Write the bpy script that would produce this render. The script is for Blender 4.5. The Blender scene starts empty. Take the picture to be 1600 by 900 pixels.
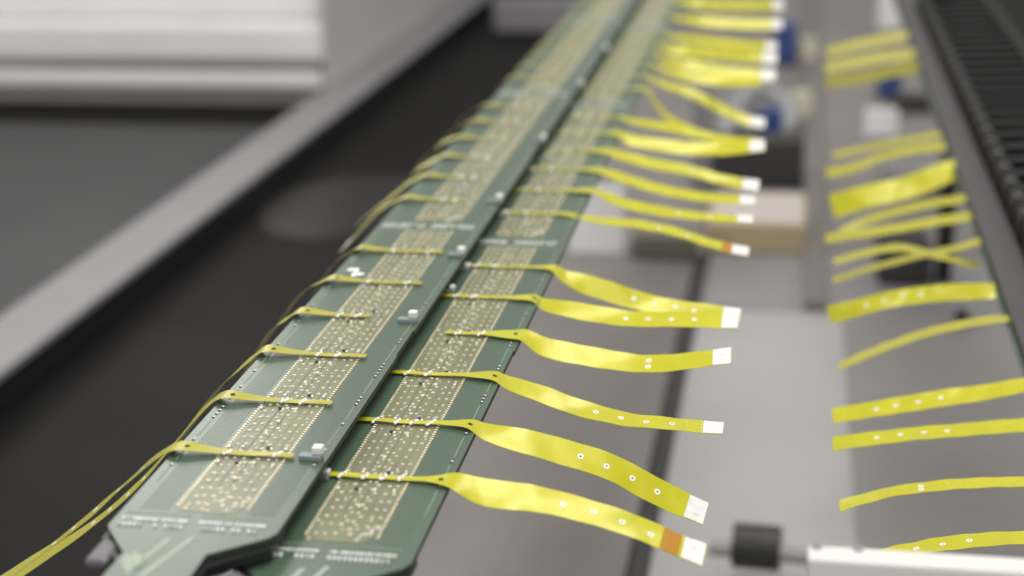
import bpy, bmesh, math, random
from mathutils import Vector, Matrix
random.seed(11)
S = bpy.context.scene
COL = S.collection

# ------------------------------------------------------------------ camera
# axes of the place: X across the boards, Y along them (away), Z up, metres
FPX = 2400.0
CAM = Vector((0.1661597, -0.4366101, 0.2520671))
RX = Vector((0.9836757, -0.0335529, 0.1767943))
RY = Vector((0.1780167, 0.3250739, -0.9287826))
RZ = Vector((-0.0263079, 0.9450932, 0.3257403))
cam = bpy.data.cameras.new('camera'); cam_o = bpy.data.objects.new('camera', cam); COL.objects.link(cam_o)
cam.sensor_width = 36; cam.lens = 36 * FPX / 1600
rot = Matrix((RX, RY, RZ))
cam_o.matrix_world = Matrix.Translation(CAM) @ rot.to_4x4()
cam.clip_start = 0.02; cam.clip_end = 60
cam.dof.use_dof = True; cam.dof.focus_distance = 0.635; cam.dof.aperture_fstop = 5.8
cam.dof.aperture_blades = 0
S.camera = cam_o

# ------------------------------------------------------------------ light
W = bpy.data.worlds.new('World'); S.world = W; W.use_nodes = True
bg = W.node_tree.nodes['Background']; bg.inputs[0].default_value = (1.0, 0.985, 0.96, 1); bg.inputs[1].default_value = 0.46
def area(name, loc, target, sx, sy, power, col=(1, .97, .93)):
    l = bpy.data.lights.new(name, 'AREA'); l.shape = 'RECTANGLE'; l.size = sx; l.size_y = sy; l.energy = power; l.color = col
    o = bpy.data.objects.new(name, l); COL.objects.link(o); o.location = loc
    o.rotation_euler = (Vector(target) - Vector(loc)).to_track_quat('-Z', 'Y').to_euler()
    return o
area('ceiling_or_fill_light', (0.3, 1.2, 2.3), (0.1, 0.9, 0), 0.45, 3.0, 34)
area('ceiling_or_fill_light', (-1.1, 0.6, 2.3), (-0.3, 0.8, 0), 0.5, 3.0, 16)
area('ceiling_or_fill_light', (1.0, 0.0, 2.3), (0.3, 0.5, 0), 0.5, 3.0, 16)
area('ceiling_or_fill_light', (0.0, -2.2, 2.3), (0.1, .8, -.2), 0.6, 3.0, 34)  # added fill behind the camera, brightens the front faces
area('ceiling_or_fill_light', (-2.7, 5.6, 2.4), (-.3, .6, 0), 1.2, 3.2, 38)  # unseen lamp added to lay a pale veil on the left board
S.view_settings.view_transform = 'Standard'; S.view_settings.look = 'None'
S.view_settings.exposure = 0.15; S.view_settings.gamma = 1.0
S.cycles.max_bounces = 8

# ------------------------------------------------------------------ helpers
def ray(px, py):
    d = Vector((px - 800, 450 - py, -FPX)) / FPX
    return rot @ d
def at(px, py, z=None, Y=None):          # a point of the photograph on a level z or on a cross plane Y
    r = ray(px, py)
    t = (z - CAM.z) / r.z if z is not None else (Y - CAM.y) / r.y
    return CAM + r * t
def proj(p):
    v = rot.transposed() @ (Vector(p) - CAM)
    return 800 + FPX * v.x / -v.z, 450 - FPX * v.y / -v.z

def mat(name, col, rough=.5, metal=0., spec=.5, noise=0., nscale=20., bump=0., bscale=200., stretch=(1, 1, 1), coat=0., trans=0.):
    m = bpy.data.materials.new(name); m.use_nodes = True
    n = m.node_tree.nodes; L = m.node_tree.links; b = n['Principled BSDF']
    b.inputs['Base Color'].default_value = (*col, 1); b.inputs['Roughness'].default_value = rough
    b.inputs['Metallic'].default_value = metal; b.inputs['Specular IOR Level'].default_value = spec
    b.inputs['Coat Weight'].default_value = coat; b.inputs['Coat Roughness'].default_value = .2
    if noise or bump:
        tc = n.new('ShaderNodeTexCoord'); mp = n.new('ShaderNodeMapping'); mp.inputs['Scale'].default_value = stretch
        L.new(tc.outputs['Object'], mp.inputs[0])
    if noise:
        t = n.new('ShaderNodeTexNoise'); t.inputs['Scale'].default_value = nscale; t.inputs['Detail'].default_value = 5
        L.new(mp.outputs[0], t.inputs[0])
        r = n.new('ShaderNodeMapRange'); r.inputs[1].default_value = .3; r.inputs[2].default_value = .7
        r.inputs[3].default_value = 1 - noise; r.inputs[4].default_value = 1 + noise
        L.new(t.outputs[0], r.inputs[0])
        x = n.new('ShaderNodeVectorMath'); x.operation = 'SCALE'; x.inputs[0].default_value = col
        L.new(r.outputs[0], x.inputs['Scale']); L.new(x.outputs[0], b.inputs['Base Color'])
        r2 = n.new('ShaderNodeMapRange'); r2.inputs[3].default_value = max(.03, rough - .1); r2.inputs[4].default_value = min(1, rough + .1)
        L.new(t.outputs[0], r2.inputs[0]); L.new(r2.outputs[0], b.inputs['Roughness'])
    if bump:
        t = n.new('ShaderNodeTexNoise'); t.inputs['Scale'].default_value = bscale; t.inputs['Detail'].default_value = 3
        L.new(mp.outputs[0], t.inputs[0])
        bp = n.new('ShaderNodeBump'); bp.inputs['Strength'].default_value = bump; bp.inputs['Distance'].default_value = .0006
        L.new(t.outputs[0], bp.inputs['Height']); L.new(bp.outputs[0], b.inputs['Normal'])
    return m

M = {}
M['pcb'] = mat('solder_mask', (.058, .098, .062), .33, noise=.10, nscale=30, stretch=(1, .25, 1), bump=.08, bscale=500, coat=.3)
M['pcb_line'] = mat('masked_trace', (.078, .118, .080), .32)
M['pcb_pale'] = mat('pale_mask', (.16, .23, .13), .4)
M['strip'] = mat('bonding_area', (.155, .165, .085), .42, noise=.18, nscale=55, stretch=(1, .3, 1), bump=.15, bscale=700, coat=.3)
M['strip_line'] = mat('strip_trace', (.085, .075, .04), .45)
M['edge'] = mat('laminate_edge', (.03, .045, .03), .6)
M['gold'] = mat('gold_plating', (.93, .82, .57), .30, metal=.25, noise=.15, nscale=300)
M['hole'] = mat('drilled_hole', (.012, .012, .010), .7)
M['solder'] = mat('solder', (.80, .79, .76), .3, metal=.35, noise=.1, nscale=400)
M['white_pad'] = mat('white_print', (.86, .87, .84), .35)
M['grey_pad'] = mat('grey_print', (.58, .60, .55), .35)
M['silk'] = mat('silkscreen', (.33, .40, .32), .5)
M['chip'] = mat('ceramic_chip', (.52, .48, .36), .5)
M['chip_dark'] = mat('dark_chip', (.06, .06, .05), .4)
M['chip_end'] = mat('chip_terminal', (.85, .84, .80), .3, metal=.2)
M['conn'] = mat('connector_shell', (.22, .26, .25), .4)
M['conn_cap'] = mat('connector_cap', (.72, .74, .68), .45)
def yellow(name, col, rough):
    m = mat(name, col, rough, noise=.06, nscale=60, bump=.34, bscale=70, stretch=(1, .35, 1), coat=.22)
    b = m.node_tree.nodes['Principled BSDF']
    b.inputs['Coat Tint'].default_value = (1, .98, .72, 1); b.inputs['Specular Tint'].default_value = (1, .95, .45, 1)
    return m
M['film'] = yellow('polyimide_film', (.46, .445, .018), .26)
M['film_dull'] = yellow('polyimide_film_dull', (.36, .34, .038), .40)  # duller copy of the film, shade of the turned-away left ribbons in its colour
M['tag'] = mat('white_stiffener', (.70, .685, .67), .5, noise=.08, nscale=300)
M['code'] = mat('faint_print', (.55, .54, .52), .5)
M['amber'] = mat('amber_tape', (.40, .19, .008), .35, spec=.3)
M['ring'] = mat('ring_print', (.80, .78, .68), .45)
M['metal_bar'] = mat('brushed_rail', (.275, .27, .28), .55, metal=.0, spec=.3, noise=.05, nscale=8)
M['bed_black'] = mat('black_bed', (.011, .0106, .0106), .6, spec=.10, noise=.12, nscale=6)
M['sheen_black'] = mat('sheen_black', (.012, .0115, .0115), .42, spec=.2)
M['panel_grey'] = mat('dark_panel', (.046, .047, .050), .55, spec=.3, noise=.06, nscale=5)
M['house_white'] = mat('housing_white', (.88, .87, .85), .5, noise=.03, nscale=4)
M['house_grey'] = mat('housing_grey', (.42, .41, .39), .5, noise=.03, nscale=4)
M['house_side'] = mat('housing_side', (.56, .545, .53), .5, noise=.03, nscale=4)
M['house_dark'] = mat('housing_dark', (.12, .115, .105), .6)
M['black'] = mat('black_plastic', (.012, .012, .0125), .4, noise=.1, nscale=40)
M['slot'] = mat('slot_black', (.035, .034, .034), .6)
M['bed_brown'] = mat('bed_taupe', (.205, .190, .178), .5, noise=.13, nscale=7, stretch=(1.6, .5, 1))
M['bed_light'] = mat('bed_light', (.40, .395, .39), .42, noise=.08, nscale=5)
M['bed_mid'] = mat('bed_mid', (.255, .243, .234), .45, noise=.08, nscale=6)
M['bed_lilac'] = mat('bed_lilac', (.245, .235, .245), .45, noise=.10, nscale=9)
M['beam'] = mat('taupe_beam', (.175, .157, .143), .5, noise=.08, nscale=8)
M['shaft'] = mat('shaft_steel', (.27, .26, .25), .45, metal=.2)
M['olive'] = mat('olive_block', (.16, .145, .115), .6, noise=.1, nscale=10)
M['card'] = mat('cardboard', (.42, .35, .21), .7, noise=.06, nscale=15)
M['paper'] = mat('white_card', (.80, .79, .80), .6)
M['pink'] = mat('pale_lid', (.50, .45, .42), .6)
M['blue'] = mat('blue_plastic', (.03, .06, .20), .45)
M['teal'] = mat('teal_plastic', (.004, .035, .030), .5)
M['cable_grey'] = mat('cable_grey', (.33, .34, .35), .5)
M['brass'] = mat('cream_fitting', (.55, .50, .40), .4)
M['weave'] = mat('carbon_weave', (.013, .013, .013), .5, spec=.2, noise=.2, nscale=60)
M['weave_lo'] = mat('carbon_base', (.008, .008, .008), .6, spec=.05)
M['weave_hi'] = mat('carbon_tow', (.055, .055, .055), .4, spec=.4)
M['rail_grey'] = mat('edge_rail', (.070, .067, .070), .5, spec=.2, noise=.06, nscale=20)
M['cream'] = mat('cream_case', (.66, .645, .62), .45, noise=.02, nscale=12)
M['grey_case'] = mat('grey_bracket', (.12, .115, .13), .4, metal=.3, noise=.1, nscale=60)

def mesh_obj(name, verts, faces, m, parent=None, mi=None, smooth=False):
    me = bpy.data.meshes.new(name); me.from_pydata([tuple(v) for v in verts], [], faces); me.update()
    for x in (m if isinstance(m, (list, tuple)) else [m]): me.materials.append(M[x])
    if mi: me.polygons.foreach_set('material_index', mi)
    if smooth: me.polygons.foreach_set('use_smooth', [True] * len(me.polygons))
    o = bpy.data.objects.new(name, me); COL.objects.link(o)
    if parent: o.parent = parent
    return o
def tag(o, label=None, cat=None, group=None, kind=None):
    if label: o['label'] = label
    if cat: o['category'] = cat
    if group: o['group'] = group
    if kind: o['kind'] = kind
    return o
def empty(name, loc=(0, 0, 0)):
    o = bpy.data.objects.new(name, None); o.empty_display_size = .01; COL.objects.link(o); o.location = loc
    return o

class MB:
    def __init__(s): s.v = []; s.f = []; s.mi = []
    def box(s, x0, x1, y0, y1, z0, z1, mi=0, ch=0.0):
        if ch <= 0:
            b = len(s.v)
            s.v += [(x, y, z) for z in (z0, z1) for x, y in ((x0, y0), (x1, y0), (x1, y1), (x0, y1))]
            for q in ((3, 2, 1, 0), (4, 5, 6, 7), (0, 1, 5, 4), (1, 2, 6, 5), (2, 3, 7, 6), (3, 0, 4, 7)):
                s.f.append([b + i for i in q]); s.mi.append(mi)
            return s
        bm = bmesh.new(); bmesh.ops.create_cube(bm, size=1)
        for v in bm.verts: v.co = Vector(((x0 + x1) / 2 + v.co.x * (x1 - x0), (y0 + y1) / 2 + v.co.y * (y1 - y0), (z0 + z1) / 2 + v.co.z * (z1 - z0)))
        bmesh.ops.bevel(bm, geom=bm.edges[:], offset=ch, segments=2, affect='EDGES', profile=.5)
        b = len(s.v); bm.verts.index_update()
        s.v += [tuple(v.co) for v in bm.verts]
        for f in bm.faces: s.f.append([b + v.index for v in f.verts]); s.mi.append(mi)
        bm.free(); return s
    def prism(s, outline, z0, z1, mi=0, mi_side=None):
        b = len(s.v); n = len(outline)
        s.v += [(x, y, z0) for x, y in outline] + [(x, y, z1) for x, y in outline]
        s.f.append([b + n + i for i in range(n)]); s.mi.append(mi)
        s.f.append([b + n - 1 - i for i in range(n)]); s.mi.append(mi)
        for i in range(n):
            j = (i + 1) % n; s.f.append([b + i, b + j, b + n + j, b + n + i]); s.mi.append(mi if mi_side is None else mi_side)
        return s
    def ring(s, c, r0, r1, h, n=10, mi=0, mi_hole=1):
        # a raised annulus with a dark sunken middle
        b = len(s.v); x, y, z = c
        cs = [(math.cos(2 * math.pi * i / n), math.sin(2 * math.pi * i / n)) for i in range(n)]
        s.v += [(x + r1 * a, y + r1 * d, z) for a, d in cs] + [(x + r1 * .93 * a, y + r1 * .93 * d, z + h) for a, d in cs]
        s.v += [(x + r0 * a, y + r0 * d, z + h) for a, d in cs] + [(x + r0 * a, y + r0 * d, z + .00002) for a, d in cs]
        for i in range(n):
            j = (i + 1) % n
            s.f.append([b + i, b + j, b + n + j, b + n + i]); s.mi.append(mi)
            s.f.append([b + n + i, b + n + j, b + 2 * n + j, b + 2 * n + i]); s.mi.append(mi)
        s.f.append([b + 3 * n + i for i in range(n)]); s.mi.append(mi_hole)
        return s
    def blob(s, c, rx, ry, rz, rotz=0., mi=0, jit=.15, n=8):
        b = len(s.v); ca, sa = math.cos(rotz), math.sin(rotz)
        for k, (rr, zz) in enumerate(((1, 0), (.92, .45), (.55, .9))):
            for i in range(n):
                a = 2 * math.pi * i / n; q = 1 + random.uniform(-jit, jit)
                u, w = rx * rr * q * math.cos(a), ry * rr * q * math.sin(a)
                s.v.append((c[0] + ca * u - sa * w, c[1] + sa * u + ca * w, c[2] + rz * zz))
        s.v.append((c[0], c[1], c[2] + rz))
        for k in range(2):
            for i in range(n):
                j = (i + 1) % n; s.f.append([b + k * n + i, b + k * n + j, b + (k + 1) * n + j, b + (k + 1) * n + i]); s.mi.append(mi)
        for i in range(n): s.f.append([b + 2 * n + i, b + 2 * n + (i + 1) % n, b + 3 * n]); s.mi.append(mi)
        return s
    def cyl(s, p0, p1, r, n=20, mi=0, r2=None):
        p0, p1 = Vector(p0), Vector(p1); d = (p1 - p0).normalized(); a = d.orthogonal().normalized(); c = d.cross(a); b = len(s.v)
        r2 = r if r2 is None else r2
        for p, q in ((p0, r), (p1, r2)):
            for i in range(n):
                t = 2 * math.pi * i / n; s.v.append(tuple(p + (a * math.cos(t) + c * math.sin(t)) * q))
        for i in range(n):
            j = (i + 1) % n; s.f.append([b + i, b + j, b + n + j, b + n + i]); s.mi.append(mi)
        s.f.append([b + n - 1 - i for i in range(n)]); s.mi.append(mi); s.f.append([b + n + i for i in range(n)]); s.mi.append(mi)
        return s
    def tube(s, pts, r, n=10, mi=0):
        pts = [Vector(p) for p in pts]; b = len(s.v)
        for k, p in enumerate(pts):
            d = (pts[min(k + 1, len(pts) - 1)] - pts[max(k - 1, 0)]).normalized()
            a = d.cross(Vector((0, 0, 1))); a = a.normalized() if a.length > 1e-4 else Vector((1, 0, 0)); c = d.cross(a)
            for i in range(n):
                t = 2 * math.pi * i / n; s.v.append(tuple(p + (a * math.cos(t) + c * math.sin(t)) * r))
        for k in range(len(pts) - 1):
            for i in range(n):
                j = (i + 1) % n; s.f.append([b + k * n + i, b + k * n + j, b + (k + 1) * n + j, b + (k + 1) * n + i]); s.mi.append(mi)
        s.f.append([b + i for i in range(n)][::-1]); s.mi.append(mi); e = b + (len(pts) - 1) * n
        s.f.append([e + i for i in range(n)]); s.mi.append(mi)
        return s
    def build(s, name, m, parent=None, kind=None, smooth=False, label=None):
        o = mesh_obj(name, s.v, s.f, m, parent, s.mi, smooth)
        if kind: o['kind'] = kind
        if label: o['label'] = label
        return o

def catmull(pts, n):
    """pts: list of equal-length tuples; returns n samples, roughly even in the first three entries"""
    P = [Vector(p[:3]) for p in pts]; cum = [0.]
    for a, b in zip(P, P[1:]): cum.append(cum[-1] + max((b - a).length, 1e-6))
    out = []
    for k in range(n):
        s = cum[-1] * k / (n - 1); i = 0
        while i < len(pts) - 2 and s > cum[i + 1]: i += 1
        h = cum[i + 1] - cum[i]; t = (s - cum[i]) / h
        row = []
        for c in range(len(pts[0])):
            p0, p1 = pts[i][c], pts[i + 1][c]
            m0 = (p1 - pts[i - 1][c]) / (cum[i + 1] - cum[i - 1]) * h if i > 0 else (p1 - p0)
            m1 = (pts[i + 2][c] - p0) / (cum[i + 2] - cum[i]) * h if i + 2 < len(pts) else (p1 - p0)
            t2, t3 = t * t, t * t * t
            row.append((2 * t3 - 3 * t2 + 1) * p0 + (t3 - 2 * t2 + t) * m0 + (-2 * t3 + 3 * t2) * p1 + (t3 - t2) * m1)
        for c in range(3, len(pts[0])): row[c] = pts[i][c] * (1 - t) + pts[i + 1][c] * t
        out.append(row)
    for _ in range(4):
        for c in range(3, len(pts[0])):
            q = [r[c] for r in out]
            for k in range(1, n - 1): out[k][c] = (q[k - 1] + 2 * q[k] + q[k + 1]) / 4
    return out

# ------------------------------------------------------------------ the machine bed far below the boards
BED = -.40
def struct(name, x0, x1, y0, y1, z1, th, m, ch=0.0):
    o = MB().box(x0, x1, y0, y1, z1 - th, z1, 0, ch).build(name, m); o['kind'] = 'structure'; return o
struct('machine_floor', -3.2, 2.4, -.4, 6.0, BED - .055, .02, 'bed_black')
struct('bed_plate', -.30, .039, .40, 1.585, BED, .03, 'bed_brown', .002)
struct('bed_plate', .059, .232, .40, 1.368, BED, .03, 'bed_light', .0004)
struct('bed_plate', .2323, .46, .40, 1.368, BED, .03, 'bed_mid', .0004)
struct('bed_plate', .059, .46, 1.374, 1.60, BED, .03, 'bed_lilac', .003)
struct('bed_plate', -.30, .46, 1.606, 4.2, BED - .004, .03, 'bed_brown', .003)
struct('side_panel_floor', -3.0, -.823, .45, at(250, 196, z=BED - .015).y, BED - .015, .03, 'panel_grey', .002)

# grey rail along the left
MB().box(-.81, -.726, .3, 4.6, BED - .05, BED - .0102, 0).build('rail_foot', 'black', None)['kind'] = 'structure'
r = MB().box(-.818, -.722, .3, 4.6, BED - .010, BED, 0, .002).build('guide_rail', 'metal_bar')
tag(r, 'long straight grey metal rail running diagonally along the black bed at left', 'rail')

# white machine housing behind the left panel
hs = empty('machine_housing', (-1.6, 2.6, BED))
def hpart(name, x1, y0, zt, zb, m, ch=.004):
    o = MB().box(-3.0, x1, y0, 4.6, zb, zt, 0, ch).build(name, m, hs); o.matrix_parent_inverse = Matrix.Translation((1.6, -2.6, -BED)); return o
def hz(py, Y=2.70): return at(250, py, Y=Y).z
hpart('upper_body', -.84, 2.765, .25, hz(36), 'house_white', .02)
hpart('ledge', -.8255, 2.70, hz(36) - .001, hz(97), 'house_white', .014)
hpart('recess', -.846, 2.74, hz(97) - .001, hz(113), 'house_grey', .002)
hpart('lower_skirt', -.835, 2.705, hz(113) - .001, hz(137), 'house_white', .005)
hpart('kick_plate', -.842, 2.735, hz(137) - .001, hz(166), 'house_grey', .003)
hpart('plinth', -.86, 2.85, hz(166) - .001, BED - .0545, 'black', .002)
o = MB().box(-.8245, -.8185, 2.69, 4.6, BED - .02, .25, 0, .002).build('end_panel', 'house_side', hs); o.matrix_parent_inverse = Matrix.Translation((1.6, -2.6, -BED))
tag(hs, 'big white machine housing with stepped lower edge behind the dark panel', 'machine')

# ------------------------------------------------------------------ printed circuit staves
PITCH = .0503; SEG = .354; NSEG = 4
FR = [.0594 + PITCH * k for k in range(6)]        # flex rows within one segment
ROWY = .0045
def make_board(x0, z, label):
    """a stave of chained circuit boards: left edge at x0, top at z"""
    root = empty('circuit_board', (x0, 0, z)); Wd = .060; T = .0022; YE = 1.45
    loc = Matrix.Translation((0, 0, 0))
    out = [(0, .0006), (.0012, -.0016), (.0132, -.0170), (.0132, -.055), (.0415, -.055), (.0415, -.0150), (.058, -.0018), (.060, .002)]
    # right side with small steps between the segments
    right = []
    for sgm in range(NSEG):
        yb = sgm * SEG
        right += [(.060, yb + .165), (.0594, yb + .1655), (.0594, yb + .196), (.060, yb + .1965)]
    outline = out + right + [(.060, YE), (0, YE)]
    MB().prism(outline, -T, 0, 0, 1).build('laminate', ['pcb', 'edge'], root)
    s0, s1 = .0185, .0445; sw = s1 - s0
    st = MB(); dots = MB(); via = MB(); tr = MB(); sm = MB(); sol = MB(); ed = MB(); rows = MB(); tl = MB()
    for sgm in range(NSEG):
        yb = sgm * SEG
        a, b = yb + .0135, yb + SEG - .004
        st.prism([(s0 + .0012, a), (s1 - .0045, a - .0005), (s1 - .001, a + .006), (s1, a + .012), (s1, b), (s0, b), (s0, a + .004)], .00004, .0001, 0)
        # chains of plated holes along both borders of the bonding area
        y = a + .004
        while y < b:
            for xx in (s0 + .0002, s1 - .0002):
                j = random.uniform(-.00008, .00008)
                q = .00050
                dots.box(xx + j - q, xx + j + q, y - .0006, y + .0006, .0001, .00022, 0)
                if y < .75: dots.box(xx + j - q * .45, xx + j + q * .45, y - .0009, y - .00045, .0001, .00026, 1)
            y += .0021
        # vias
        k = 0; rp = PITCH / 8
        y = a + .005
        while y < b - .003:
            kk = round((y - yb - FR[0]) / rp)
            for fr, off in ((.14, 0), (.26, .1), (.40, .05), (.455, .55), (.545, .5), (.61, .1), (.77, .05), (.885, .1)):
                if random.random() < .03: continue
                yy = y + off * rp + random.uniform(-.00015, .00015); xx = s0 + sw * fr + random.uniform(-.0001, .0001)
                rr = random.choice((.00056, .00064, .00070, .00074))
                if random.random() < .09: via.blob((xx, yy, .0001), rr * .8, rr * .8, .0004, 0, 2, .1)
                else: via.ring((xx, yy, .0001), rr * .42, rr, .00030, 9)
            y += rp
        # extra crowded pads at the near end of the bonding area
        for i in range(10):
            xx = s0 + sw * random.uniform(.06, .92); yy = a + random.uniform(-.001, .016)
            via.ring((xx, yy, .0001), .0003, .00068, .0003, 8)
        for i in range(9):
            sol.blob((s0 + sw * (.70 + .03 * i) + random.uniform(-.0008, .0008), a + .0015 + i * .0013, .0001), random.uniform(.0003, .0007), .0006, .0006, 0, 0, .2)
        # small parts and solder beside each flex tail
        for fy in FR:
            Y = yb + fy
            for fr, dy, kind in ((.055, .0072, 0), (.27, .0066, 0), (.64, .0078, 1), (.90, .0070, 0), (.06, -.0068, 0), (.34, -.0060, 1), (.60, -.0072, 0), (.885, -.0070, 0), (.5, -.0195, 0), (.44, .0205, 0)):
                if random.random() < .12: continue
                xx = s0 + sw * fr + random.uniform(-.0004, .0004); yy = Y + dy + random.uniform(-.0006, .0006); h = random.uniform(.0006, .0009)
                if kind == 0:
                    sm.box(xx - .00055, xx + .00055, yy - .0002, yy + .0011, .0001, h, 0); sm.box(xx - .0006, xx + .0006, yy - .0009, yy - .00022, .0001, h + .00006, 2)
                else:
                    sm.box(xx - .0008, xx + .0008, yy - .0007, yy + .0007, .0001, h + .0002, 1); sol.blob((xx + .0012, yy - .0006, .0001), .0007, .0008, .0007, .3)
            for i in range(8):
                sol.blob((s0 + sw * random.uniform(.1, .95), Y + random.choice((-1, 1)) * random.uniform(.008, .02), .0001), .00035, .0004, .0005)
        # masked traces in the margins and the bonding area
        for i in range(9):
            xx = s1 + .0014 + i * .00108; tr.box(xx, xx + .00042, a, b, .00003, .00010, 0)
            xx = .0062 + i * .0012; tr.box(xx, xx + .00045, a, b, .00003, .00010, 0)
        for fr in (.11, .2, .33, .345, .50, .515, .69, .82):
            xx = s0 + sw * fr; tr.box(xx - .00008, xx + .00008, a + .02, b - .006, .00011, .00014, 2)
        # lines of stitching holes near both long edges
        for xe in (.0035, .0567):
            y = yb + .03 + random.uniform(0, .01)
            while y < b - .01:
                L1 = random.uniform(.010, .022)
                ed.box(xe - .00030, xe + .00030, y, y + L1, .00003, .00012, 0); y += L1 + .002
                for i in range(random.choice((1, 2, 3, 5))):
                    ed.box(xe - .00042, xe + .00042, y, y + .0010, .00003, .0002, 1); ed.box(xe - .0004, xe + .0004, y + .001, y + .0020, .00003, .00012, 2); y += .0034
                y += .0016
        # double row of white pads between segments
        for g0, n in ((.0036, 13), (.0316, 13)):
            for i in range(n):
                xx = g0 + i * .00185; q = random.choice((0, 0, 0, 2))
                rows.box(xx - .00062, xx - .00008, yb + ROWY + .0003, yb + ROWY + .0021, .00004, .0004, q)
                if random.random() < .8: rows.box(xx + .00030, xx + .00082, yb + ROWY + .0004, yb + ROWY + .0020, .00004, .0004, random.choice((0, 2)))
            for i in range(n):
                xx = g0 + i * .00185
                if random.random() < .85: rows.blob((xx, yb + ROWY - .0028, .00004), .00058, .0012, .0009, 0, random.choice((0, 0, 0, 2)), .1)
                rows.blob((xx, yb + ROWY + .0060, .00004), .0006, .0007, .0002, 0, 1, .1)
    st.build('bonding_area', 'strip', root)
    dots.build('border_pads', ['gold', 'hole'], root, 'stuff')
    via.build('vias', ['gold', 'hole', 'solder'], root, 'stuff')
    tr.build('traces', ['pcb_line', 'edge', 'strip_line'], root, 'stuff')
    sm.build('chips', ['chip', 'chip_dark', 'chip_end'], root, 'stuff')
    sol.build('solder_joints', 'solder', root, 'stuff', True)
    ed.build('stitch_holes', ['pcb_pale', 'hole', 'white_pad'], root, 'stuff')
    rows.build('pad_rows', ['white_pad', 'pcb_pale', 'grey_pad'], root, 'stuff')
    # print on the tongue
    d = MB()
    d.prism([(.0190 + .0022 * q, y) for q, y in ((0, -.030), (.9, -.030), (3.2, -.006), (2.3, -.006))], .00004, .0001)
    d.build('printed_stripe', 'silk', root)
    d = MB(); d.prism([(.0245 + .0022 * q, y) for q, y in ((0, -.032), (1.0, -.032), (4.2, -.0035), (3.4, -.0035))], .00004, .0001); d.build('printed_stripe', 'silk', root)
    d = MB(); d.blob((.0188, -.0225, 0), .0042, .0060, .0009, .2, 0, .12, 14); e = d.build('fiducial_pad', 'silk', root, smooth=True)
    for qx, qy in ((.0172, -.0195), (.0200, -.0245)): MB().blob((qx, qy, .0006), .0006, .0009, .0004, 0, 0, .1).build('hole', 'pcb', e)
    tag(root, label, 'circuit board', 'staves of chained circuit boards')
    return root
ZL, ZR = .008, .0
left_board = make_board(-.060, ZL, 'long green circuit board at left, raised above its neighbour, ribbons hanging off its left edge')
right_board = make_board(-.014, ZR, 'long green circuit board right of the raised one, ribbons reaching out to the right')

def lpart(mb, name, m, root, smooth=False):           # a part given in world coordinates
    o = mb.build(name, m, root, smooth=smooth); o.matrix_parent_inverse = Matrix.Translation(-Vector(root.location)); return o
# small connectors with pale caps
for px, py in ((490, 712), (640, 498), (716, 396), (776, 312), (845, 217), (905, 131), (945, 75)):
    p = at(px, py + 5, z=ZL); x, y = p.x, p.y
    c = lpart(MB().box(x - .0052, x + .0035, y - .0022, y + .0016, ZL, ZL + .0020, 0, .0003), 'connector', 'conn', left_board)
    k = MB().box(x - .0003, x + .0036, y - .0010, y + .0030, ZL + .0021, ZL + .0050, 0, .0004).build('cap', 'conn_cap', c)
for px, py in ((509, 744), (706, 453), (730, 418), (790, 335), (855, 245), (900, 180)):
    p = at(px, py + 4, z=ZR); x, y = p.x, p.y
    c = lpart(MB().box(x - .0040, x + .0016, y - .0022, y + .0016, ZR, ZR + .0018, 0, .0003), 'connector', 'conn', right_board)
    k = MB().box(x - .0010, x + .0017, y - .0010, y + .0020, ZR + .0019, ZR + .0036, 0, .0004).build('cap', 'conn_cap', c)
# white smudged print on the left margin and at the tongue edge
d = MB()
for px, py, rx, ry, a in ((550, 421, .0026, .0022, .5), (557, 423, .0012, .0052, .1), (562, 428, .0026, .0020, .3), (553, 429, .0016, .0030, .1)):
    p = at(px, py, z=ZL); d.blob((p.x, p.y, ZL), rx, ry, .0003, a)
lpart(d, 'printed_mark', 'white_pad', left_board); left_board.children[-1]['kind'] = 'stuff'

# dark support beams under the boards, on posts standing on the bed
for bx, z, lab in ((-.060, ZL, 'black support beam with grey end bracket under the left circuit board'), (-.014, ZR, 'black support beam under the right circuit board of the pair')):
    s = empty('support_beam', (bx + .03, .0, BED))
    inv = Matrix.Translation((-(bx + .03), 0, -BED))
    def sp(mb, name, m):
        o = mb.build(name, m, s); o.matrix_parent_inverse = inv; return o
    zt = z - .0024
    sp(MB().box(bx + .006, bx + .054, .012, 1.45, zt - .005, zt, 0, .0006), 'beam', 'black')
    sp(MB().prism([(bx + .0005, .010), (bx - .0005, -.004), (bx + .012, -.020), (bx + .013, -.05), (bx + .043, -.05), (bx + .043, -.019), (bx + .0595, -.0040), (bx + .0595, .0115)], zt - .0035, zt), 'end_bracket', 'black')
    sp(MB().box(bx + .0000, bx + .0085, -.0200, -.0050, zt - .0036, zt + .0004, 0, .0016), 'side_clip', 'grey_case')
    if z == ZL: sp(MB().prism([(bx + .0445, -.050), (bx + .0445, -.022), (bx + .052, -.0165), (bx + .056, -.0200), (bx + .056, -.050)], zt - .006, zt - .0022), 'latch_plate', 'grey_case')
    sp(MB().box(bx + .014, bx + .042, -.17, -.0502, zt - .005, zt - .0005, 0, .0006), 'arm', 'black')
    sp(MB().box(bx + .016, bx + .040, -.169, -.145, BED, zt - .0052, 0, .001), 'post', 'black')
    tag(s, lab, 'support')

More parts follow.
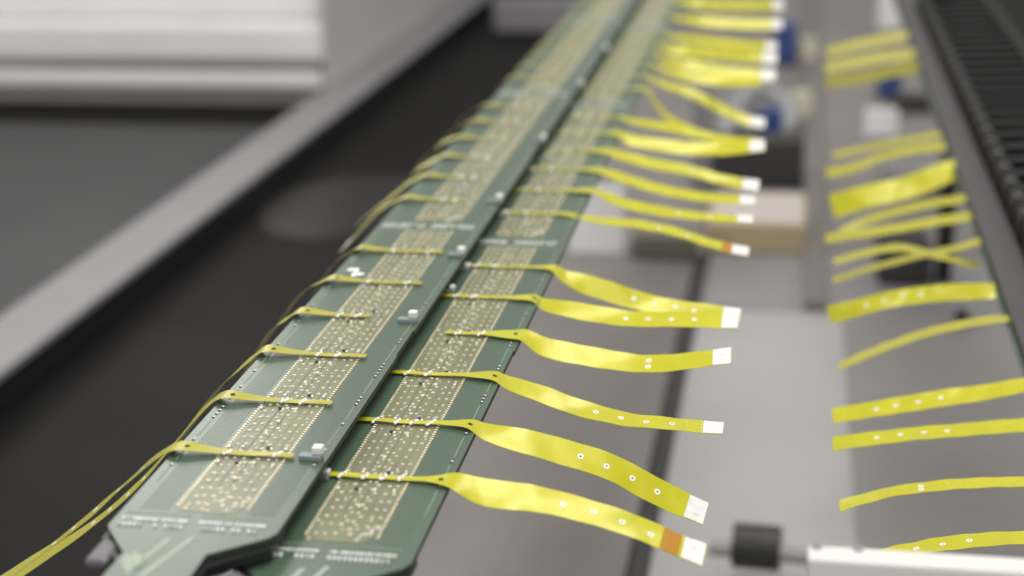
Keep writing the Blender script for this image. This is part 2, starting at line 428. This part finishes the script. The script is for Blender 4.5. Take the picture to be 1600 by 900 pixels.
# ------------------------------------------------------------------ yellow flex ribbons
WID = .0125
def flat_px(p):                                       # pixels per metre of a level strip seen at p, along Y
    a = proj(p - Vector((0, .003, 0))); b = proj(p + Vector((0, .003, 0))); return abs(a[1] - b[1]) / .006
def solve_roll(p, w, h):
    best = 0; bd = 1e9
    for k in range(-10, 76):
        a = math.radians(k); d = Vector((0, math.cos(a), math.sin(a))) * w / 2
        q = abs(proj(p - d)[1] - proj(p + d)[1])
        if abs(q - h) < bd: bd = abs(q - h); best = a
    return best
class Ribbon:
    """rows: (x, y, z, width, roll); the surface is a ruled strip whose width lies mostly along Y"""
    def __init__(s, rows, n=64, crinkle=.00012):
        s.n = n; s.r = catmull(rows, n); s.c = []; s.w = []; s.nrm = []; s.t = []
        for x, y, z, w, a in s.r:
            s.c.append(Vector((x, y, z))); s.w.append((w, a))
        ph = random.uniform(0, 9)
        for i in range(n):
            t = (s.c[min(i + 1, n - 1)] - s.c[max(i - 1, 0)]).normalized()
            a = s.w[i][1]; d = Vector((0, math.cos(a), math.sin(a))); d = (d - t * d.dot(t)).normalized()
            s.t.append(t); nn = t.cross(d).normalized(); nn = nn if nn.z > 0 else -nn
            s.nrm.append(nn); s.w[i] = (s.w[i][0], d)
        s.cr = crinkle; s.ph = ph
        s.px = [proj(c)[0] for c in s.c]
    def pt(s, f, v, off=0.):
        i = max(0, min(s.n - 2, int(f))); t = f - i
        c = s.c[i].lerp(s.c[i + 1], t); w = s.w[i][0] * (1 - t) + s.w[i + 1][0] * t; d = s.w[i][1].lerp(s.w[i + 1][1], t); n = s.nrm[i].lerp(s.nrm[i + 1], t)
        k = s.cr * min(1, w / .012) * (math.sin(f * .9 + s.ph + v * 2.1) + .7 * math.sin(f * .43 - v * 3 + s.ph * 2)) 
        return c + d * (w * v / 2) + n * (off + k + .0001 * v * v * (w / .0125))
    def patch(s, name, f0, f1, v0, v1, off, m, parent, nu=8, nv=2, th=.00012):
        V = []; F = []
        for i in range(nu + 1):
            for j in range(nv + 1): V.append(s.pt(f0 + (f1 - f0) * i / nu, v0 + (v1 - v0) * j / nv, off))
        q = nv + 1
        for i in range(nu):
            for j in range(nv): F.append([i * q + j, (i + 1) * q + j, (i + 1) * q + j + 1, i * q + j + 1])
        o = mesh_obj(name, V, F, m, parent, smooth=True)
        if th:
            md = o.modifiers.new('thickness', 'SOLIDIFY'); md.thickness = th; md.offset = 0
            md = o.modifiers.new('crisp_edge', 'EDGE_SPLIT'); md.split_angle = math.radians(40)
        return o
    def find(s, px, lo=0.0):
        best = None
        for i in range(int(lo * s.n), s.n - 1):
            a, b = s.px[i], s.px[i + 1]
            if (a - px) * (b - px) <= 0 and a != b: best = i + (px - a) / (b - a)
        return best
    def disc(s, name, f, v, r0, r1, m, parent, off=.00016):
        c = s.pt(f, v, off); i = max(0, min(s.n - 1, int(round(f)))); t = s.t[i]; d = s.w[i][1]; n = s.nrm[i]
        N = 18; V = []; F = []
        for rr, zz in ((r1, 0.), (r1 * .96, .00008), (r0, .00008), (r0, 0.)):
            for k in range(N):
                a = 2 * math.pi * k / N; V.append(c + (t * math.cos(a) + d * math.sin(a)) * rr + n * zz)
        for ring in range(3):
            for k in range(N): F.append([ring * N + k, ring * N + (k + 1) % N, (ring + 1) * N + (k + 1) % N, (ring + 1) * N + k])
        return mesh_obj(name, V, F, m, parent)
    def plug(s, name, f, v, r, m, parent, off=.00018):
        c = s.pt(f, v, off); i = max(0, min(s.n - 1, int(round(f)))); t = s.t[i]; d = s.w[i][1]; N = 14
        return mesh_obj(name, [c + (t * math.cos(2 * math.pi * k / N) + d * math.sin(2 * math.pi * k / N)) * r for k in range(N)], [list(range(N))], m, parent)

def make_ribbon(rows, label, group, film='film', tag_px=None, amber_px=None, rings=(), hole=None, n=64, ring_r=.00132, pair_px=None, tail_solder=(), perfs=False, crinkle=.00012):
    rb = Ribbon(rows, n, crinkle)
    base = rb.c[0].copy()
    root = empty('flex_ribbon', (0, 0, 0)); root.location = base
    inv = Matrix.Translation(-base); ch = []
    f_end = n - 1; ft = rb.find(tag_px, .5) if tag_px else None
    ch.append(rb.patch('film', 0, f_end, -1, 1, 0, film, root, n * 2, 4, .00016))
    if ft: ch.append(rb.patch('end_tag', ft, f_end - .12, -.95, .95, .00022, 'tag', root, 6, 2, .0002))
    if ft and group.endswith('right board') and rows[0][1] < .33:
        for v in (-.45, .1): ch.append(rb.patch('printed_code', ft + (f_end - ft) * random.uniform(.3, .45), ft + (f_end - ft) * random.uniform(.55, .75), v, v + .16, .00036, 'code', root, 3, 1, 0))
    if ft and perfs:
        for e in (ft - .35,):
            for v in (-.6, -.2, .2, .6): ch.append(rb.plug('perforation', e, v, .00032, 'ring', root))
    if amber_px:
        a, b = rb.find(amber_px[0], .5), rb.find(amber_px[1], .5)
        if a and b: ch.append(rb.patch('amber_patch', a, b, -.97, .97, .0002, 'amber', root, 6, 2))
    for px in rings:
        f = rb.find(px, .25)
        if f: ch.append(rb.disc('ring_mark', f, random.uniform(-.08, .08), ring_r * .34, ring_r, 'ring', root)); ch.append(rb.plug('hole', f, 0, ring_r * .33, 'hole', root))
    if pair_px:
        f = rb.find(pair_px, .25)
        for v in (-.36, .36):
            ch.append(rb.disc('ring_mark', f, v, ring_r * .34, ring_r, 'ring', root)); ch.append(rb.plug('hole', f, v, ring_r * .33, 'hole', root))
    if hole:
        f = rb.find(hole)
        if f: ch.append(rb.plug('hole', f, 0., .0010, 'hole', root, .0002))
    if tail_solder:
        d = MB()
        for x, z in tail_solder:
            f = min(range(n), key=lambda i: abs(rb.c[i].x - x)); p = rb.c[f]
            for q in range(4): d.blob((p.x + (q - 1.5) * .0005 + random.uniform(-.0005, .0005), p.y + (q - 1.5) * .0011 + random.uniform(-.0006, .0006), z - .0002), .0008, .0010, .0008, .6, 0, .3)
        o = d.build('solder', 'solder', root, 'stuff', True); ch.append(o)
    for o in ch: o.matrix_parent_inverse = inv
    tag(root, label, 'ribbon', group)
    return rb

ORD = ['first', 'second', 'third', 'fourth', 'fifth', 'sixth', 'seventh', 'eighth', 'ninth', 'tenth', 'eleventh', 'twelfth', 'thirteenth', 'fourteenth', 'fifteenth', 'sixteenth', 'seventeenth', 'eighteenth', 'nineteenth', 'twentieth']

# --- the ribbons reaching right from the right board: (tail x, edge y, stations (px, py, height in px), extras)
EDGE = .0455
RB = [
 dict(tail=505, y=.0620, st=[(690,753,13),(707,759,25),(750,767,41),(800,775,45),(833,779,40),(900,794,37),(967,814,36),(1033,840,35),(1067,855,35),(1101,868,36)], tag=1067, amber=(1034,1062), rings=(880,927,972,1017), hole=689),
 dict(tail=560, y=.1123, st=[(700,666,6),(735,668,14),(753,672,22),(787,682,34),(833,693,38),(883,707,40),(933,722,40),(967,736,41),(1000,754,43),(1040,775,42),(1074,791,39),(1103,804,38)], tag=1073, rings=(907,948,988,1027), hole=735),
 dict(tail=612, y=.1633, st=[(733,590,6),(773,593,14),(790,597,18),(817,606,23),(850,617,26),(900,636,26),(933,645,24),(983,656,20),(1033,661,19),(1097,667,19),(1131,670,19)], tag=1099, rings=(931,970,1010,1050), hole=773, perfs=True),
 dict(tail=697, y=.2138, st=[(767,524,8),(806,528,14),(817,531,18),(850,542,30),(900,553,31),(950,562,30),(1000,568,27),(1050,567,27),(1113,559,25),(1143,556,25)], tag=1114, pair=1013, hole=806),
 dict(tail=690, y=.2643, st=[(800,471,5),(835,472,10),(847,475,17),(883,482,25),(933,491,26),(983,498,24),(1033,499,23),(1090,500,23),(1127,501,24),(1154,502,24)], tag=1128, rings=(978,1013,1049,1085), hole=835),
 dict(tail=725, y=.3126, st=[(850,421,5),(863,423,9),(883,432,20),(917,445,31),(950,455,32),(983,466,30),(1020,475,26),(1067,482,23),(1127,489,21),(1157,493,20)], tag=1130, rings=(990,1022,1055,1085)),
 dict(tail=780, y=.4120, st=[(880,338,5),(912,340,8),(950,346,12),(1000,351,13),(1050,361,13),(1100,377,13),(1140,388,14),(1170,394,15)], tag=1144, amber=(1128,1143), rings=(1030,1075)),
 dict(tail=800, y=.4623, st=[(893,302,5),(927,303,8),(950,308,14),(983,320,15),(1033,330,15),(1083,337,13),(1150,342,12),(1177,343,12)], tag=1152, rings=(1060,1110)),
 dict(tail=822, y=.5126, st=[(915,267,5),(935,269,9),(960,274,14),(1000,287,15),(1050,300,15),(1100,308,14),(1153,312,14),(1180,313,14)], tag=1156),
 dict(tail=850, y=.5629, st=[(925,236,5),(945,238,9),(967,242,14),(1017,255,16),(1083,268,16),(1133,282,16),(1160,287,16),(1186,290,17)], tag=1160, rings=(1080,)),
 dict(tail=870, y=.6132, st=[(950,209,5),(965,211,9),(983,218,17),(1033,227,19),(1083,232,20),(1133,233,19),(1173,229,19),(1195,227,19)], tag=1172),
 dict(tail=885, y=.6635, st=[(970,186,4),(987,189,9),(1033,197,13),(1067,203,14),(1117,216,14),(1165,222,13),(1185,222,12)], tag=None),
 dict(tail=905, y=.7640, st=[(995,138,4),(1012,141,6),(1024,160,9),(1040,180,10),(1067,198,12),(1110,214,12),(1150,222,10)], tag=None),
 dict(tail=925, y=.8143, st=[(1010,125,4),(1033,130,9),(1083,147,14),(1133,173,15),(1167,188,15),(1195,193,15)], tag=1172),
 dict(tail=940, y=.8646, st=[(1020,106,4),(1035,108,8),(1067,117,14),(1117,126,16),(1150,128,14),(1190,128,12)], tag=None),
 dict(tail=955, y=.9149, st=[(1025,92,4),(1042,95,10),(1080,102,16),(1130,112,17),(1187,117,17),(1212,118,17)], tag=1188),
 dict(tail=965, y=.9652, st=[(1030,74,4),(1045,77,12),(1080,80,20),(1130,85,20),(1190,90,18),(1214,91,18)], tag=1192),
 dict(tail=975, y=1.0155, st=[(1040,58,4),(1055,58,8),(1100,63,12),(1150,69,13),(1195,72,12),(1214,72,12)], tag=1196),
 dict(tail=985, y=1.1200, st=[(1050,28,4),(1065,29,8),(1100,33,15),(1150,37,15),(1205,38,15),(1222,38,15)], tag=1206),
 dict(tail=1000, y=1.2200, st=[(1055,4,4),(1070,5,10),(1110,7,18),(1150,8,18),(1205,8,17),(1224,8,17)], tag=1208),
]
RLAB = ['frontmost yellow ribbon with brown amber band before its white tag',
 'broad yellow ribbon second from the front, drooping steeply, four ring marks and white tag',
 'flat yellow ribbon third from the front, white tag with dotted edge',
 'yellow ribbon with two side by side rings and tip curving upward to white tag',
 'yellow ribbon lying lower of two whose white tags overlap, fifth from the front',
 'yellow ribbon crossing over its nearer neighbour so their white tags overlap, sixth from front',
 'thin yellow ribbon above the white card, amber spot before its drooping white tag']
for i, d in enumerate(RB):
    Y = d['y']; rows = []
    xt = at(d['tail'], proj((0.0, Y, ZR))[1], z=ZR).x
    first = at(d['st'][0][0], d['st'][0][1], Y=Y)
    hw = d['st'][0][2]
    tw = .0034
    xe = min(first.x - .004, EDGE - .008)
    for q in range(5):
        x = xt + (xe - xt) * q / 4
        rows.append((x, Y + random.uniform(-.0002, .0002), ZR + .0012 + .0002 * math.sin(q * 2.), tw, 0.))
    for px, py, h in d['st']:
        p = at(px, py, Y=Y)
        if p.x < EDGE + .002: p.z = max(p.z, ZR + .0014)
        fp = flat_px(p); w = h / fp
        if w <= WID: rows.append((p.x, p.y, p.z, max(w, tw), 0.))
        else: rows.append((p.x, p.y, p.z, WID, -solve_roll(p, WID, h) if False else solve_roll(p, WID, h)))
    lab = RLAB[i] if i < len(RLAB) else f'blurred yellow ribbon {ORD[i]} from the front on the right board, ' + ('with white end tag' if d['tag'] else 'with no tag in view')
    ts = [(xt + .0065 + random.uniform(-.001, .001), ZR + .0012), (xt + .0165 + random.uniform(-.001, .001), ZR + .0012)]
    if i in (0, 1): ts = [(.0045, ZR + .0012), (.0125, ZR + .0012), (.0205, ZR + .0012), (.0270, ZR + .0012)]
    make_ribbon(rows, lab, 'yellow ribbons of the right board', tag_px=d['tag'], amber_px=d.get('amber'), rings=d.get('rings', ()), pair_px=d.get('pair'), hole=d.get('hole'), tail_solder=ts if i < 12 else (), perfs=d.get('perfs', False))

# --- the ribbons draped over the left edge of the left board
LB = [
 dict(tail=460, y=.0594, tab=(275,706), st=[(252,709),(232,724),(212,742),(185,766),(150,797),(115,826),(75,857),(35,884),(5,903),(-40,930)]),
 dict(tail=520, y=.1091, tab=(345,625), st=[(328,631),(308,651),(284,680),(260,708),(234,738),(207,766),(172,797),(132,828),(92,855),(50,884),(5,914),(-30,938)]),
 dict(tail=573, y=.1605, tab=(412,553), st=[(396,558),(376,575),(352,597),(330,622),(308,652),(284,686)]),
 dict(tail=577, y=.2100, tab=(470,492), st=[(450,497),(433,508),(417,527),(405,548),(385,580),(362,612)]),
 dict(tail=660, y=.2586, tab=(522,440), st=[(500,441),(480,452),(460,472),(444,494),(424,522)]),
 dict(tail=692, y=.3092, tab=(568,391), st=[(548,394),(528,407),(508,430),(492,456)]),
 dict(tail=725, y=.4080, tab=(640,312), st=[(612,317),(592,330),(575,347),(555,369),(533,392)], tag=548),
 dict(tail=740, y=.4590, tab=(668,279), st=[(640,285),(622,299),(600,317),(578,334),(560,350)], tag=572),
 dict(tail=760, y=.5093, tab=(700,247), st=[(673,253),(652,266),(634,284),(618,305)]),
 dict(tail=790, y=.5596, tab=(722,218), st=[(694,222),(677,234),(660,252),(648,270)]),
 dict(tail=810, y=.6099, tab=(745,192), st=[(721,197),(704,208),(690,224),(680,240)]),
 dict(tail=828, y=.6602, tab=(763,169), st=[(738,174),(724,184),(712,198),(702,212)]),
]
for k in range(10):
    LB.append(dict(gen=True, y=(.7674 + PITCH * k) if k < 6 else (1.1214 + PITCH * (k - 6))))
LLAB = ['frontmost ribbon draped off the left board, trailing long to the lower left corner',
 'second ribbon from the front draped off the left board, its drop nearly hidden edge-on',
 'third ribbon from the front draped off the left board, tail crossing the whole gold strip',
 'fourth ribbon on the left board, its short tail ending mid strip',
 'fifth ribbon on the left board, bowed off the edge beside a white print mark',
 'sixth ribbon on the left board, just in front of the white pad row',
 'seventh ribbon on the left board, just behind the white pad row, white tag hanging']
for i, d in enumerate(LB):
    Y = d['y']; rows = []; tw = .0036; zt = ZL + .0012
    if d.get('gen'):
        g = random.uniform(.9, 1.1)
        rows = [(-.014 - random.uniform(0, .006), Y, zt, tw, 0), (-.03, Y, zt, tw, 0), (-.045, Y, zt, .0045, 0), (-.0555, Y, zt + .001, .008, 0), (-.063, Y, ZL - .001, .0095, 0), (-.070, Y, ZL - .009 * g, .0095, 0), (-.076, Y, ZL - .021 * g, .0095, 0), (-.081, Y, ZL - .036 * g, .0095, 0)]
    else:
        xt = at(d['tail'], proj((-.02, Y, ZL))[1], z=ZL).x
        tb = at(*d['tab'], z=ZL); xtab = max(min(tb.x, -.051), -.058)
        for q in range(4): rows.append((xt + (-.038 - xt) * q / 3, Y, zt + .0002 * math.sin(q * 2.3), tw, 0))
        rows.append((-.044, Y, zt + .0003, .0044, 0)); rows.append((-.0495, Y, zt + .0008, .0072, 0)); rows.append((xtab - .0005, Y, zt + .0014, .0086, 0))
        for q, (px, py) in enumerate(d['st']):
            p = at(px, py, Y=Y); rows.append((min(p.x, -.0605), Y, p.z, .0092 + .0004 * q if i > 1 else max(.0068, .0090 - .0005 * q), (.03 + .028 * min(q, 6) + .13 * math.sin(q * 1.9)) if i == 0 else (.10 + .035 * q + .1 * math.sin(q * 1.7)) if i == 1 else .15 * math.sin(q * .8 + i)))
    lab = LLAB[i] if i < len(LLAB) else f'blurred ribbon {ORD[i]} from the front curling off the left board' if i < len(ORD) else f'blurred ribbon {["last but one", "last"][min(i - len(ORD), 1)]} at the far end curling off the left board'
    hl = proj((-.0545, Y, zt))[0] if i < 8 else None
    make_ribbon(rows, lab, 'yellow ribbons of the left board', film='film_dull', tag_px=d.get('tag'), hole=hl, n=52, rings=(222, 185, 150, 115, 85) if i == 0 else (225, 200, 172, 146) if i == 1 else (), ring_r=.0012,
                tail_solder=[(-.0385, zt), (-.0185 if i != 3 else -.030, zt)] if i in (0, 3, 4, 5) else [(-.0345, zt), (-.0265, zt)] if i < 12 else (), crinkle=.00008)

# --- third stave at the right with its rail and cable chain
Z3 = -.060
b3 = empty('circuit_board', (.2895, .0, Z3))
MB().box(0, .060, .0, 2.0, -.0022, 0, 0).build('laminate', 'pcb', b3)
MB().box(.0006, .0016, .0, 2.0, .00004, .0002, 0).build('edge_trace', 'pcb_line', b3)
tag(b3, 'green circuit board edge showing under the grey rail at the right border', 'circuit board', 'staves of chained circuit boards')
r3 = empty('cover_rail', (.2965, 0, Z3))
o = MB().box(-.0050, .0160, .0, 1.98, .0004, .0055, 0, .0012).build('rail', 'rail_grey', r3)
tag(r3, 'narrow grey rail between the right-hand ribbons and the black cable chain', 'rail')
cv = empty('cable_chain', (.313, 0, Z3))
MB().box(.004, .090, .0, 1.62, .0002, .0035, 0).build('chain_trough', 'weave_lo', cv)
LP = .0400; link = None
lm = MB()
lm.prism([(.0004, .0010), (.0110, .0010), (.0110, .0130), (.0090, .0195), (.0025, .0195), (.0004, .0150)], .0037, .0170)      # side plate, near rail
lm.prism([(.0860, .0010), (.0750, .0010), (.0750, .0130), (.0770, .0195), (.0835, .0195), (.0860, .0150)], .0037, .0170)
lm.prism([(.0112, .0030), (.0748, .0100), (.0748, .0165), (.0112, .0095)], .0080, .0155)                                        # slanted cross bar
lm.prism([(.0112, .0125), (.0430, .0158), (.0430, .0188), (.0112, .0155)], .0060, .0105, 1)
lm.prism([(.0300, .0008), (.0748, .0055), (.0748, .0080), (.0300, .0033)], .0060, .0110, 1)
lm.cyl((.0058, .0090, .0170), (.0058, .0090, .0184), .0032, 12, 1)
lm.v = [(x, y * 1.95, .0037 + (z - .0037) * 1.25) for x, y, z in lm.v]
for k in range(40):
    if link is None: link = lm.build('link', ['weave', 'weave_hi'], cv); o = link
    else:
        o = link.copy(); COL.objects.link(o); o.parent = cv
    o.location = (0, k * LP, 0)
MB().box(.020, .046, 1.56, 1.61, .0210, .038, 0, .003).build('end_clamp', 'rail_grey', cv)
tag(cv, 'black ribbed cable chain of repeating links running along the right border', 'cable chain')
s3 = empty('support_beam', (.33, 0, BED)); inv = Matrix.Translation((-.33, 0, -BED))
for mb, nm in ((MB().box(.298, .385, .0, 2.0, Z3 - .012, Z3 - .0024, 0, .001), 'beam'), (MB().box(.352, .372, .50, .52, BED, Z3 - .0122, 0, .001), 'post'), (MB().box(.352, .372, 1.5, 1.52, BED, Z3 - .0122, 0, .001), 'post')):
    o = mb.build(nm, 'black', s3); o.matrix_parent_inverse = inv
tag(s3, 'black support beam under the black cable chain at right', 'support')

FB = [
 dict(st=[(1350,880,20),(1367,873,20),(1400,863,21),(1433,858,22),(1467,851,22),(1517,845,22),(1600,840,20),(1640,839,20)], rings=(1394,1432,1473,1515)),
 dict(st=[(1312,791,18),(1353,779,16),(1400,767,15),(1433,763,16),(1500,756,16),(1600,753,14),(1630,753,14)], pair=1439),
 dict(st=[(1301,694,22),(1350,687,21),(1400,681,20),(1450,676,20),(1500,672,20),(1600,664,21),(1625,662,21)], rings=(1370,1407,1444,1480)),
 dict(st=[(1301,650,23),(1350,642,24),(1400,634,25),(1467,623,26),(1533,614,24),(1600,602,22),(1618,600,20)], rings=(1369,1400,1435,1470)),
 dict(st=[(1310,573,12),(1350,556,13),(1400,536,13),(1467,515,13),(1533,502,12),(1568,498,12)]),
 dict(st=[(1295,492,28),(1350,478,26),(1400,466,25),(1467,458,27),(1533,455,26),(1555,455,22)], rings=(1354,1382,1410,1439)),
 dict(st=[(1301,439,10),(1350,423,10),(1400,409,10),(1450,397,10),(1500,386,10),(1532,377,10)]),
 dict(st=[(1303,409,11),(1350,396,11),(1403,387,12),(1450,396,12),(1500,408,11),(1530,416,10)], yb=385),
 dict(st=[(1290,373,15),(1350,364,14),(1400,357,14),(1450,348,14),(1517,338,14)]),
 dict(st=[(1312,364,12),(1350,346,13),(1400,331,13),(1450,319,13),(1510,310,13)]),
 dict(st=[(1300,323,38),(1350,308,36),(1400,297,34),(1437,286,36),(1475,271,34),(1500,262,28)]),
 dict(st=[(1292,271,15),(1337,261,14),(1375,246,13),(1425,234,13),(1477,228,13)]),
 dict(st=[(1302,243,10),(1350,232,9),(1400,222,9),(1470,210,9)]),
 dict(st=[(1290,128,20),(1340,122,20),(1390,112,20),(1436,104,20)]),
 dict(st=[(1290,106,16),(1340,96,16),(1390,88,16),(1436,84,16)]),
 dict(st=[(1292,82,15),(1340,70,15),(1390,60,15),(1432,55,15)]),
]
FLAB = ['nearest ribbon at right, disappearing behind the cream case', 'ribbon at right with two rings one above the other, dark left tip', 'straight ribbon at right with four ring marks, lower of a close pair',
 'ribbon at right with four ring marks, upper of a close pair, rising to the border', 'thin unmarked ribbon at right rising in a smooth arc', 'bright yellow ribbon at right with two glossy hot spots at its right end',
 'thin ribbon at right, the lower left arm of a crossed pair', 'thin ribbon at right, the upper left arm of a crossed pair', 'ribbon at right, lower arm of a fork opening to the right', 'ribbon at right, upper arm of a fork opening to the right',
 'brightest broad glossy ribbon at right, tilted up towards the black chain', 'blurred ribbon at right just above the brightest one', 'faint olive ribbon at right under the small white label card', 'lowest of three stacked blurred ribbons at far right',
 'middle of three stacked blurred ribbons at far right', 'topmost of three stacked blurred ribbons at far right']
for i, d in enumerate(FB):
    xl, yl, _ = d['st'][-1]
    Y = at(xl, d.get('yb', yl), z=Z3 + .001).y; rows = []
    wf = .0112 if i == 5 else .0205 if i == 10 else .0125
    for px, py, h in d['st']:
        p = at(px, py, Y=Y); w = h / flat_px(p)
        if w <= wf: rows.append((p.x, p.y, p.z, max(w, .0085 if i > 4 else .010), 0.))
        else: rows.append((p.x, p.y, p.z, wf, solve_roll(p, wf, h)))
    if rows[-1][0] < .2885: rows.append((.2915, Y, Z3 + .0012, .0085, 0.))
    rows = rows[::-1]
    make_ribbon(rows, FLAB[i], 'yellow ribbons at right', rings=d.get('rings', ()), pair_px=d.get('pair'), film='film' if i in (0, 1, 2, 3, 5, 10) else 'film_dull', n=48)

# ------------------------------------------------------------------ things on the bed between the staves
def on_bed(px0, px1, pyb, h, depth, m, name, z=BED, ch=.002, th0=None):
    a = at(px0, pyb, z=z); b = at(px1, pyb, z=z); y = (a.y + b.y) / 2
    return MB().box(a.x, b.x, y, y + depth, z + .0005, z + h, 0, ch), (min(a.x, b.x), max(a.x, b.x), y)
def thing(px0, px1, pyb, h, depth, m, name, label, cat, z=BED, ch=.002):
    mb, q = on_bed(px0, px1, pyb, h, depth, m, name, z, ch); o = mb.build(name, m); tag(o, label, cat); return o, q

# long taupe beam on the bed (its lines run to the same vanishing point)
o = MB().box(.186, .214, 1.375, 4.0, BED + .0005, BED + .012, 0, .002).build('bed_beam', 'beam'); tag(o, 'long taupe beam standing upright in the picture between the two ribbon rows', 'beam')
# slot cover strip
o = MB().box(.040, .058, .35, 1.58, BED - .028, BED - .004, 0, .001).build('slot_strip', 'slot'); tag(o, 'dark slot strip between the taupe and the light grey bed plates', 'strip')

cb = empty('cardboard_box', (.12, 1.6, BED))
mb, (xa, xb, yy) = on_bed(1104, 1258, 397, .042, .16, 'card', 'body')
o = mb.build('body', 'card', cb); o.matrix_parent_inverse = Matrix.Translation((-.12, -1.6, -BED))
o = MB().box(xa + .004, xb - .004, yy + .004, yy + .156, BED + .0421, BED + .0445, 0, .0008).build('lid', 'pink', cb); o.matrix_parent_inverse = Matrix.Translation((-.12, -1.6, -BED))
tag(cb, 'low tan cardboard box with pale top behind the ribbon tags', 'box')
thing(888, 975, 398, .095, .012, 'paper', 'white_card', 'white upright card beside the right edge of the circuit board', 'card')
thing(985, 1088, 408, .036, .05, 'olive', 'grey_block', 'grey taupe block between the white card and the cardboard box', 'block', ch=.006)
thing(1108, 1254, 292, .075, .06, 'slot', 'dark_box', 'dark box behind the cardboard box', 'box', ch=.004)
thing(1080, 1112, 290, .16, .02, 'bed_lilac', 'grey_post', 'short pale grey post left of the dark box', 'post')
thing(1180, 1222, 238, .075, .03, 'blue', 'blue_connector', 'lower blue connector behind the white ribbon tags', 'connector', ch=.006)
thing(1208, 1244, 102, .09, .05, 'blue', 'blue_connector', 'upper blue connector beside the topmost white tags', 'connector', ch=.008)
thing(1370, 1408, 155, .06, .05, 'blue', 'blue_connector', 'blue connector under the three stacked ribbons at right', 'connector', ch=.008)
# cable loop and cream fittings
c = [at(px, py, z=BED + .03) for px, py in ((1130, 215), (1150, 170), (1180, 140), (1215, 150), (1235, 185), (1215, 205), (1165, 195), (1140, 165))]
pts = [Vector(r[:3]) for r in catmull([tuple(p) for p in c], 40)]
tag(MB().tube(pts, .014).build('cable_loop', 'cable_grey', smooth=True), 'blurred grey cable loop lying behind the white tags', 'cable')
p = at(1252, 160, z=BED + .03); tag(MB().cyl((p.x, p.y, BED + .001), (p.x, p.y, BED + .05), .026, 20, 0, .020).build('cream_fitting', 'brass'), 'round cream pipe fitting beside the grey cable loop', 'fitting')
p = at(1262, 75, z=BED + .03); tag(MB().cyl((p.x, p.y, BED + .001), (p.x, p.y, BED + .05), .026, 20, 0, .020).build('cream_fitting', 'brass'), 'round cream pipe fitting right of the upper blue connector', 'fitting')
# right-hand background
thing(1350, 1402, 214, .050, .01, 'paper', 'label_card', 'small white label card behind the ribbons at right', 'card')
thing(1370, 1440, 50, .22, .05, 'paper', 'white_box', 'white box at the top beside the black cable chain', 'box', ch=.01)
thing(1370, 1455, 448, .05, .10, 'slot', 'dark_block', 'dark block behind the crossed pair of ribbons', 'block', ch=.008)
o, _ = thing(1492, 1514, 512, .02, .02, 'black', 'foot_screw', 'small dark round-looking foot under the bright ribbon at right', 'screw', ch=.006)
thing(1380, 1470, 300, .03, .10, 'bed_lilac', 'grey_block', 'pale grey block behind the brightest ribbon', 'block', ch=.008)
thing(1395, 1520, 175, .03, .05, 'slot', 'dark_block', 'dark block under the small blue connector at right', 'block', ch=.008)
# left background
p = at(548, 315, z=BED - .045); g = MB(); rr = [(1.0, 0.), (.96, .004), (.85, .009), (.65, .013), (.35, .0155)]  # low glossy dome added to carry the soft sheen on the black bed
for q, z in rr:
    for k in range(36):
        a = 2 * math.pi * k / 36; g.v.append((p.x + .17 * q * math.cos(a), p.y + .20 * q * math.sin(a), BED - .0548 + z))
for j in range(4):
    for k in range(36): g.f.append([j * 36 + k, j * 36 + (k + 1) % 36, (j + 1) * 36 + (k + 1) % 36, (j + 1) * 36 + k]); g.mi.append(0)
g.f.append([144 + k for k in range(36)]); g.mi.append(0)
tag(g.build('sheen_dome', 'sheen_black', smooth=True), 'soft sheen on the black bed left of the boards, carried by an added low dome', 'sheen')
thing(770, 905, 52, .09, .08, 'metal_bar', 'cross_bar', 'blurred grey cross bar at the top behind the left board', 'bar', z=BED - .054, ch=.01)
thing(780, 900, 22, .25, .08, 'teal', 'teal_box', 'dark teal box at the very top behind the grey bar', 'box', z=BED - .054, ch=.01)

# knob on a shaft at the lower right
kn = empty('clamp_knob', at(1180, 880, z=BED))
inv = Matrix.Translation(-Vector(kn.location))
a = at(1108, 856, z=BED + .035); b = at(1300, 874, z=BED + .035); d = (b - a).normalized()
o = MB().cyl(a, b, .0065, 20).build('shaft', 'shaft', kn, smooth=False); o.matrix_parent_inverse = inv
m0 = at(1146, 851, z=BED + .035); m1 = at(1220, 858, z=BED + .035)
o = MB().cyl(m0, m1, .0185, 24).build('knob', 'black', kn); o.matrix_parent_inverse = inv
q = (m0 + m1) / 2; q = a.lerp(b, .93); o = MB().box(q.x - .008, q.x + .008, q.y - .006, q.y + .006, BED + .0005, q.z - .004, 0, .001).build('foot', 'black', kn); o.matrix_parent_inverse = inv
tag(kn, 'black clamp knob on a grey shaft at the lower right', 'knob')

# cream case close to the camera in the lower right corner
Yc = .005
tl = at(1262, 873, Y=Yc); zc = tl.z
yr = at(1272, 850, z=zc).y
cc = empty('cream_case', (tl.x + .06, Yc, BED)); inv = Matrix.Translation(-Vector(cc.location))
o = MB().box(tl.x, tl.x + .16, Yc, yr, BED - .034, zc, 0, .0012).build('body', 'cream', cc, smooth=False); o.matrix_parent_inverse = inv
for px, py in ((1276, 853), (1341, 856)):
    p = at(px, py + 2, z=zc); o = MB().cyl((p.x, p.y, zc - .001), (p.x, p.y, zc + .0008), .0016, 12).build('screw', 'bed_lilac', cc); o.matrix_parent_inverse = inv
tag(cc, 'cream white case out of focus in the lower right corner', 'case')
